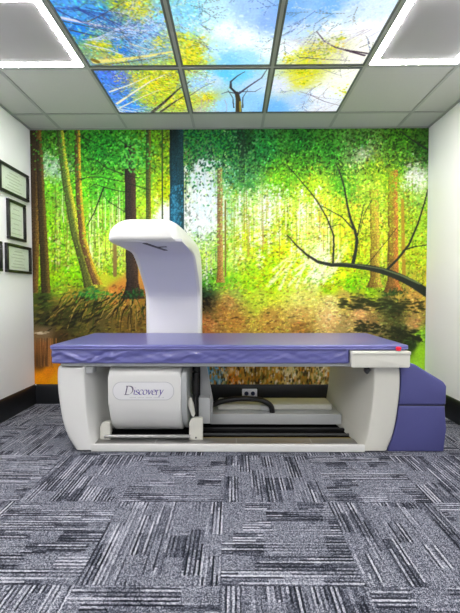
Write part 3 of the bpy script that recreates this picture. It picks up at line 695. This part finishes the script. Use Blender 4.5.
# hinge fittings at the top of each pedestal
for x, s in ((-.925, 1), (.862, -1)):
    b = box(x-.012, x+.02*s+.012, 2.262, 2.33, .50, .545, .004); cyl((x+s*.018, 2.258, .517), 'y', .014, .03, 16, .002, b)
    link('table_latch', b, M['grey'] if s == 1 else M['darkgrey'], sc)
b = bmesh.new(); tube([(.835, 2.27, .535), (.80, 2.275, .548), (.775, 2.28, .552)], .006, 8, b); tube([(.84, 2.275, .50), (.865, 2.275, .53)], .012, 8, b)
link('table_latch', b, M['darkgrey'], sc)

# base frame
b = bmesh.new()
box(-.905, .83, YF-.001, YF+.016, .004, .050, .004, 2, b); box(-.905, .83, 2.93, 2.975, .012, .05, .004, 2, b)
box(-.90, .82, 2.262, 2.96, .012, .02, bm=b)
link('base_frame', b, M['white'], sc)
link('steel_rail', box(-.885, .79, YF+.016, YF+.100, .022, .053, .003), M['steel'], sc)
link('base_tray', box(-.88, .80, YF+.104, 2.92, .021, .026), M['tray'], sc, 0)
for x in (-.5, .02, .5): link('rail_joint', box(x-.004, x+.004, YF+.02, YF+.096, .0525, .0540), M['grey'], sc, 0)
link('lead_screw', tube([(-.86, 2.44, .040), (.79, 2.44, .040)], .009, 12), M['darkgrey'], sc)
link('guide_rail', box(-.87, .79, 2.53, 2.56, .026, .045, .003), M['cable'], sc)
link('wear_strip', box(-.87, .78, 2.348, 2.372, .026, .048), M['brass'] if 'brass' in M else mat('wear_strip', (150, 132, 78), .5, vary=.3, vscale=8), sc, 0)
for x, y in ((-.72, YF+.03), (.74, YF+.03), (-.72, 2.93), (.74, 2.93)):
    b = cyl((x, y, 0), 'z', .016, .005, 16, .001); cyl((x, y, .004), 'z', .007, .009, 12, 0, b)
    link('levelling_foot', b, M['steel'], sc)

# carriage box on the floor of the frame
link('carriage_housing', box(-.17, .79, 2.60, 2.92, .050, .127, .008), M['grey'], sc)
link('carriage_housing', box(-.12, .745, 2.69, 2.87, .127, .172, .014, 3), M['cream'], sc)
link('cable_gland', cyl((.205, 2.675, .152), 'x', .024, .07, 20, .004), M['grey'], sc)
pts = spline([(-.17, 2.64, .17), (-.10, 2.64, .205), (.0, 2.635, .226), (.10, 2.63, .232), (.20, 2.63, .222), (.265, 2.632, .19), (.285, 2.636, .155), (.288, 2.64, .127)], 8)
link('black_conduit', tube(pts, .020, 14), M['cable'], sc)

# x-ray source housing with curved front
prof = [(2.86, .53), (2.40, .535), (2.33, .530)]+[(2.275+.055-.055*math.sin(math.radians(a)), .475+.055*math.cos(math.radians(a))) for a in (15, 30, 45, 60, 75, 90)]
prof += [(2.274, .44), (2.274, .36), (2.275, .30), (2.286, .24), (2.305, .19), (2.338, .137), (2.385, .098), (2.44, .075), (2.55, .068), (2.86, .068)]
src = link('source_housing', prism(prof, 'x', -.80, -.335, .018, 3), M['white'], sc, 50)
link('housing_end_cap', prism([(y+(.012 if y < 2.5 else 0), z-.010 if z > .3 else z+.01) for y, z in prof], 'x', -.335, -.300, .008, 2), M['grey'], sc, 50)
# plaque and lettering
pcx0, pcx1, pz0, pz1 = -.770, -.378, .326, .444
def plate(pts, y0, y1, bev=0): return prism(pts, 'y', y0, y1, bev, 2)
link('plaque_border', plate(rrect(pcx0, pcx1, pz0, pz1, .055, 10), 2.2715, 2.2765), M['outline'], src)
link('plaque', plate(rrect(pcx0+.004, pcx1-.004, pz0+.004, pz1-.004, .051, 10), 2.270, 2.276), M['plaque'], src)
def glyphs():
    """broad-nib italic letters; x-height 1"""
    def C_(cx, cy, rx, ry, a0, a1, n=10): return [(cx+rx*math.cos(math.radians(a0+(a1-a0)*i/n)), cy+ry*math.sin(math.radians(a0+(a1-a0)*i/n))) for i in range(n+1)]
    return {
     'D': (1.75, [[(.25, 0), (.25, 1.75)], [(0, 1.75), (.7, 1.75)]+C_(.7, .875, .85, .875, 90, -90, 14)+[(0, 0)]]),
     'i': (.42, [[(.02, .92), (.18, 1), (.18, .12), (.36, .05)], [(.17, 1.35), (.21, 1.45)]]),
     's': (.72, [C_(.34, .74, .25, .25, 30, 220, 8)+C_(.34, .27, .27, .26, 60, -150, 8)]),
     'c': (.78, [C_(.42, .5, .38, .5, 40, 320, 14)]),
     'o': (.92, [C_(.44, .5, .39, .5, 0, 360, 18)]),
     'v': (.86, [[(0, .97), (.16, .97), (.42, .02)], [(.42, .02), (.78, .98)]]),
     'e': (.82, [[(.06, .52), (.74, .58)]+C_(.42, .5, .36, .5, 10, 315, 14)]),
     'r': (.66, [[(.02, .95), (.18, 1), (.18, 0)], [(.18, .65), (.36, .93), (.58, .95)], [(.04, 0), (.34, 0)]]),
     'y': (.90, [[(.02, .97), (.18, .97), (.42, .06)], [(.78, .98), (.42, .05), (.2, -.42), (0, -.45)]]),
    }
def write(word, x, z, xh, y, skew, m, parent, extra=0.):
    G = glyphs()
    for ch in word:
        adv, strokes = G[ch]; b = bmesh.new(); nib = Vector((math.cos(math.radians(28)), math.sin(math.radians(28))))*(.10 if ch != 'D' else .13)
        for st in strokes:
            for p, q in zip(st, st[1:]):
                p, q = Vector(p), Vector(q); d = (q-p)
                if d.length < 1e-6: continue
                t = Vector((-d.y, d.x)).normalized()*.028
                for o_ in (nib, t):
                    poly = [p-o_, p+o_, q+o_, q-o_]
                    vs = [b.verts.new((x+(w.x+w.y*skew)*xh, y, z+w.y*xh)) for w in poly]
                    try: b.faces.new(vs)
                    except ValueError: pass
        link('letter', b, m[0] if ch == 'D' else m[1], parent, 0)
        x += adv*xh
    return x
write('Discovery', -.695, .362, .0315, 2.2692, .22, (M['letterdark'], M['letter']), src)
b = bmesh.new()
for k in range(26): box(-.660+.0085*k, -.6545+.0085*k, 2.2690, 2.2697, .3425, .3460, bm=b) if k % 6 != 5 else None
link('small_print', b, M['outline'], src, 0)

# roller blocks carrying the housing on the steel rail
for x0, x1, zt in ((-.870, -.803, .170), (-.288, -.199, .196)):
    bl = link('roller_block', prism([(x0, .054), (x1, .054), (x1, zt-.008), (x1-.008, zt), (x0+.030, zt), (x0+.010, zt-.012), (x0, zt-.035)], 'y', 2.312, 2.345, .004, 2), M['cream'], sc)
    b = cyl(((x0+x1)/2, 2.3115, .068), 'y', .006, .003, 12); link('screw', b, M['darkgrey'], bl)
link('axle', tube([(-.84, 2.315, .075), (-.28, 2.315, .075)], .012, 12), M['steel'], sc)
link('axle_cover', box(-.83, -.30, 2.36, 2.52, .052, .062, .003), M['tray'], sc)
# bracket linking the housing to the arm, lever and cable
link('arm_bracket', prism([(-.236, .53), (-.197, .53), (-.145, .24), (-.150, .08), (-.236, .08)], 'y', 2.55, 2.575, .004, 2), M['grey'], sc)
link('arm_bracket', prism([(2.60, .09), (2.86, .09), (2.86, .50), (2.70, .52)], 'x', -.298, -.215, .004, 2), M['darkgrey'], sc)
link('bracket_box', prism([(-.238, .11), (-.160, .11), (-.157, .27), (-.165, .288), (-.238, .288)], 'y', 2.45, 2.52, .005, 2), M['grey'], sc)
lv = [(-.298, .27), (-.292, .322), (-.274, .318), (-.262, .27), (-.252, .21), (-.262, .195), (-.275, .205)]
link('release_lever', prism(lv, 'y', 2.335, 2.365, .004, 2), M['cream'], sc)
pts = spline([(-.262, 2.50, .55), (-.262, 2.50, .48), (-.264, 2.49, .40), (-.264, 2.47, .30), (-.262, 2.44, .22), (-.262, 2.43, .15)], 6)
link('black_cable', tube(pts, [.024 if i < 18 else .012 for i in range(len(pts))], 12), M['cable'], sc)

# arched arm: loft along its side profile
outer = [(3.13, .06), (3.13, .5), (3.13, .9), (3.13, 1.10), (3.125, 1.22), (3.08, 1.33), (2.99, 1.40), (2.85, 1.435), (2.65, 1.452), (2.40, 1.458), (2.22, 1.454), (2.12, 1.438), (2.062, 1.398), (2.042, 1.322)]
inner = [(2.96, .06), (2.96, .5), (2.96, .86), (2.95, .985), (2.89, 1.065), (2.80, 1.140), (2.72, 1.205), (2.64, 1.265), (2.55, 1.298), (2.34, 1.306), (2.2, 1.307), (2.11, 1.308), (2.07, 1.308), (2.052, 1.309)]
xlft = [-.718]*5+[-.718, -.719, -.722, -.725, -.728, -.728, -.722, -.712, -.700]
xrgt = [-.268]*5+[-.268, -.270, -.274, -.280, -.288, -.296, -.308, -.322, -.340]
rads = [.02, .02, .02, .03, .05, .08, .11, .13, .14, .15, .15, .14, .11, .01]
def resample(a): return [p for p in spline([(q, 0, 0) if not isinstance(q, tuple) else (q[0], q[1], 0) for q in a], 5)]
O, I, XLs, XRs, RR = [resample(a) for a in (outer, inner, xlft, xrgt, rads)]
b = bmesh.new(); rings = []
for o_, i_, a, c, r in zip(O, I, XLs, XRs, RR):
    xl_, xr_, r = a.x, c.x, r.x
    th = math.hypot(o_.x-i_.x, o_.y-i_.y); r = min(r, .20); rt_ = min(r/max(th, 1e-4), .80); e = .006
    sec = [(xl_+e, 0), (xl_, min(e/th, .2))]
    for k in range(9):
        q = math.radians(90*k/8); sec.append((xl_+r*.8-r*.8*math.cos(q), 1-rt_+rt_*math.sin(q)))
    for k in range(9):
        q = math.radians(90*k/8); sec.append((xr_-r*.8+r*.8*math.sin(q), 1-rt_+rt_*math.cos(q)))
    sec += [(xr_, min(e/th, .2)), (xr_-e, 0)]
    rings.append([b.verts.new((x, i_.x+(o_.x-i_.x)*t, i_.y+(o_.y-i_.y)*t)) for x, t in sec])
m = len(rings[0])
for p, q in zip(rings, rings[1:]):
    for k in range(m): b.faces.new((p[k], p[(k+1) % m], q[(k+1) % m], q[k]))
b.faces.new(rings[0]); b.faces.new(rings[-1][::-1])
arm = link('arched_arm', b, M['white'], sc, 50)
# liner panels on the inner face (upper and lower), with a seam at head height
def liner(k0, k1, x0, x1, name):
    b = bmesh.new(); R = []
    for k in range(k0, k1+1):
        o_, i_ = O[k], I[k]; d = Vector((i_.x-o_.x, i_.y-o_.y)).normalized(); q = d*.005
        a0, a1 = i_.x-d.x*.01, i_.y-d.y*.01; b0, b1 = i_.x+q.x, i_.y+q.y
        R.append([b.verts.new(v) for v in ((x0, a0, a1), (x0, b0, b1), (x1, b0, b1), (x1, a0, a1))])
    for p, q in zip(R, R[1:]):
        for k in range(4): b.faces.new((p[k], p[(k+1) % 4], q[(k+1) % 4], q[k]))
    b.faces.new(R[0]); b.faces.new(R[-1][::-1])
    return link(name, b, M['lav'], arm, 30)
liner(15, 61, -.690, -.292, 'upper_liner'); liner(6, 15, -.690, -.292, 'lower_liner')
link('liner_seam', box(-.689, -.293, 2.944, 2.950, .9895, .9915), M['outline'], arm, 0)
# laser aperture slots, dark, let into the underside of the head
k = 36
b = bmesh.new()
def slot(x0, y0, x1, y1, w):
    d = Vector((x1-x0, y1-y0)).normalized()*w/2; n_ = Vector((-d.y, d.x))
    def zz(y):
        best = min(I, key=lambda p: abs(p.x-y)); return best.y-.0085
    vs = [b.verts.new((p.x, p.y, zz(p.y))) for p in (Vector((x0, y0))+n_, Vector((x1, y1))+n_, Vector((x1, y1))-n_, Vector((x0, y0))-n_)]
    fc = b.faces.new(vs); r = bmesh.ops.extrude_face_region(b, geom=[fc])
    for v in r['geom']:
        if isinstance(v, bmesh.types.BMVert): v.co.z += .003
slot(-.520, 2.12, -.455, 2.44, .026); slot(-.475, 2.29, -.420, 2.275, .016)
link('laser_slot', b, M['darkgrey'], arm, 0)

# table deck, underside rails and control panel
deck = link('table_deck', box(-1.085, 1.04, 2.24, 2.90, .552, .569, .004), M['grey'], sc)
b = bmesh.new()
for y in (2.30, 2.84): box(-.90, .84, y, y+.035, .536, .552, bm=b)
link('deck_rail', b, M['grey'], sc, 0)
cp = link('control_panel', prism(rrect(.722, 1.078, .552, .640, .012, 4), 'y', 2.190, 2.232, .004, 2), M['cream'], sc)
link('panel_lid', box(.7212, 1.0798, 2.182, 2.238, .632, .652, .005, 3), M['cream'], cp)
b = cyl((1.008, 2.194, .652), 'z', .0165, .004, 20, .001); link('button_collar', b, M['grey'], cp)
b = bmesh.new(); tube([(1.008, 2.194, z) for z in (.655, .662, .670, .676, .680)], [.013, .013, .017, .016, .010], 20, b)
o = link('emergency_button', b, M['red'], cp); o['label'] = 'red mushroom emergency button'

# ------------------------------------------------------------------ mattress
mt = thing('table_mattress', 'long thin purple vinyl mattress with creased skirt lying on the scanner table', 'mattress', (0, 2.58, .57))
def fabric_box(x0, x1, y0, y1, z0, z1, nx, ny, nz, r, disp):
    b = bmesh.new()
    bmesh.ops.create_cube(b, size=1)
    b.free(); b = bmesh.new()
    idx = {}
    def V(i, j, k):
        if (i, j, k) not in idx:
            p = Vector((x0+(x1-x0)*i/nx, y0+(y1-y0)*j/ny, z0+(z1-z0)*k/nz))
            q = Vector((min(max(p.x, x0+r), x1-r), min(max(p.y, y0+r), y1-r), min(max(p.z, z0+r), z1-r)))
            d = p-q
            if d.length > 1e-9: p = q+d.normalized()*r if (abs(d.x) > 1e-9)+(abs(d.y) > 1e-9)+(abs(d.z) > 1e-9) > 1 else p
            idx[(i, j, k)] = b.verts.new(disp(p))
        return idx[(i, j, k)]
    for i in range(nx):
        for j in range(ny):
            for k in (0, nz): b.faces.new((V(i, j, k), V(i+1, j, k), V(i+1, j+1, k), V(i, j+1, k)))
        for k in range(nz):
            for j in (0, ny): b.faces.new((V(i, j, k), V(i+1, j, k), V(i+1, j, k+1), V(i, j, k+1)))
    for j in range(ny):
        for k in range(nz):
            for i in (0, nx): b.faces.new((V(i, j, k), V(i, j+1, k), V(i, j+1, k+1), V(i, j, k+1)))
    return b
def dsk(p):
    h = (p.z-.571)/.09
    if p.y < 2.26 and 0 < h < 1.05 and p.x < .70:
        x = p.x; e = math.sin(math.pi*min(max(h, 0), 1))
        w = noise.noise(Vector((x*5.0-p.z*26, p.z*6, 1.3)))*.9+noise.noise(Vector((x*13+p.z*30, p.z*12, 7.1)))*.5
        left = 1.6 if x < -.75 else 1.0
        w += .9*math.exp(-((x+1.02-(p.z-.57)*-2.2-.12)/.035)**2)-.8*math.exp(-((x+.93-(p.z-.57)*1.9)/.03)**2) if x < -.7 else 0
        w += .35*noise.noise(Vector((x*26-p.z*60, p.z*20, 3.3)))
        p = p+Vector((0, -.014*e*w*left*(.55+.45*max(0, noise.noise(Vector((x*1.7, 0, 9.0)))+.5)), 0))
    return p
MX1 = 1.078
link('skirt', fabric_box(-1.134, .716, 2.222, 2.915, .5695, .664, 300, 24, 14, .008, dsk), M['vinyl'], mt, 60)
link('skirt', fabric_box(.716, MX1-.004, 2.243, 2.915, .5695, .664, 40, 24, 10, .006, lambda p: p), M['vinyl'], mt, 60)
def dtop(p):
    if p.z > .675: p = p+Vector((0, 0, .0016*noise.noise(Vector((p.x*2.2, p.y*4, .5)))))
    return p
top = fabric_box(-1.138, MX1, 2.212, 2.920, .664, .688, 150, 40, 5, .008, dtop)
bmesh.ops.delete(top, geom=[], context='VERTS')
link('top_pad', top, M['vinyl'], mt, 60)
b = bmesh.new()
loop = [(-1.136, 2.9), (-1.136, 2.222), (-1.128, 2.2135), (MX1-.01, 2.2135), (MX1-.001, 2.222), (MX1-.001, 2.9)]
tube([(x, y, .6645) for x, y in loop], .0035, 8, b)
link('piping', b, M['piping'], mt)

# ------------------------------------------------------------------ purple cushions stacked by the right pedestal
def ped_x(z):
    P = sorted(rout, key=lambda q: q[1])
    return float(np.interp(z, [q[1] for q in P], [q[0] for q in P]))+.006
def cushion(name, label, z0, z1, topx, bev=.012):
    left = [(ped_x(z), z) for z in [z0+(z1-z0)*k/8 for k in range(9)]]
    pts = left+topx
    t = thing(name, label, 'cushion', (1.2, 2.45, z0))
    b = prism(pts, 'y', 2.262, 2.56, 0)
    bmesh.ops.bevel(b, geom=b.edges[:], offset=bev, segments=3, profile=.6, affect='EDGES', clamp_overlap=True)
    link('cover', b, M['cushion'], t, 50)
    return t, pts
t1, _ = cushion('box_cushion', 'purple block cushion on the carpet beside the right scanner pedestal', .0, .298, [(1.338, .298), (1.346, .15), (1.336, .0)])
t2, _ = cushion('wedge_cushion', 'purple wedge cushion with sloping top, stacked on the block cushion', .300, .566, [(1.115, .568), (1.145, .558), (1.325, .448), (1.346, .420), (1.343, .300)])
b = bmesh.new(); tube([(ped_x(.3)+.004, 2.2655, .2975), (1.335, 2.2655, .2975), (1.3415, 2.275, .2975), (1.3415, 2.54, .2975)], .0035, 8, b)
link('seam_piping', b, M['seam'], t1)
b = bmesh.new(); tube([(1.13, 2.2655, .557), (1.318, 2.2655, .443), (1.336, 2.268, .418), (1.337, 2.268, .32)], .003, 8, b)
link('edge_highlight', b, M['vinyl'], t2)  # paler tube painted as the highlight along the wedge's edge

# ------------------------------------------------------------------ power socket on the skirting
YS = D-.018
t = thing('power_socket', 'white double power socket on the black skirting under the table', 'power socket', (.148, YS, .061))
link('face_plate', prism(rrect(.080, .217, .060, .142, .008, 4), 'y', YS-.010, YS, .002, 2), M['socket'], t)
for x in (.120, .178):
    b = cyl((x, YS-.0125, .101), 'y', .019, .0035, 20); link('socket_insert', b, M['hole'], t)

# ------------------------------------------------------------------ world and colour
w = bpy.data.worlds.new('world'); bpy.context.scene.world = w; w.use_nodes = True
w.node_tree.nodes['Background'].inputs[0].default_value = (.05, .05, .05, 1)
vs = bpy.context.scene.view_settings
vs.view_transform = 'Standard'; vs.look = 'None'; vs.gamma = 1; vs.exposure = 0; vs.use_curve_mapping = False
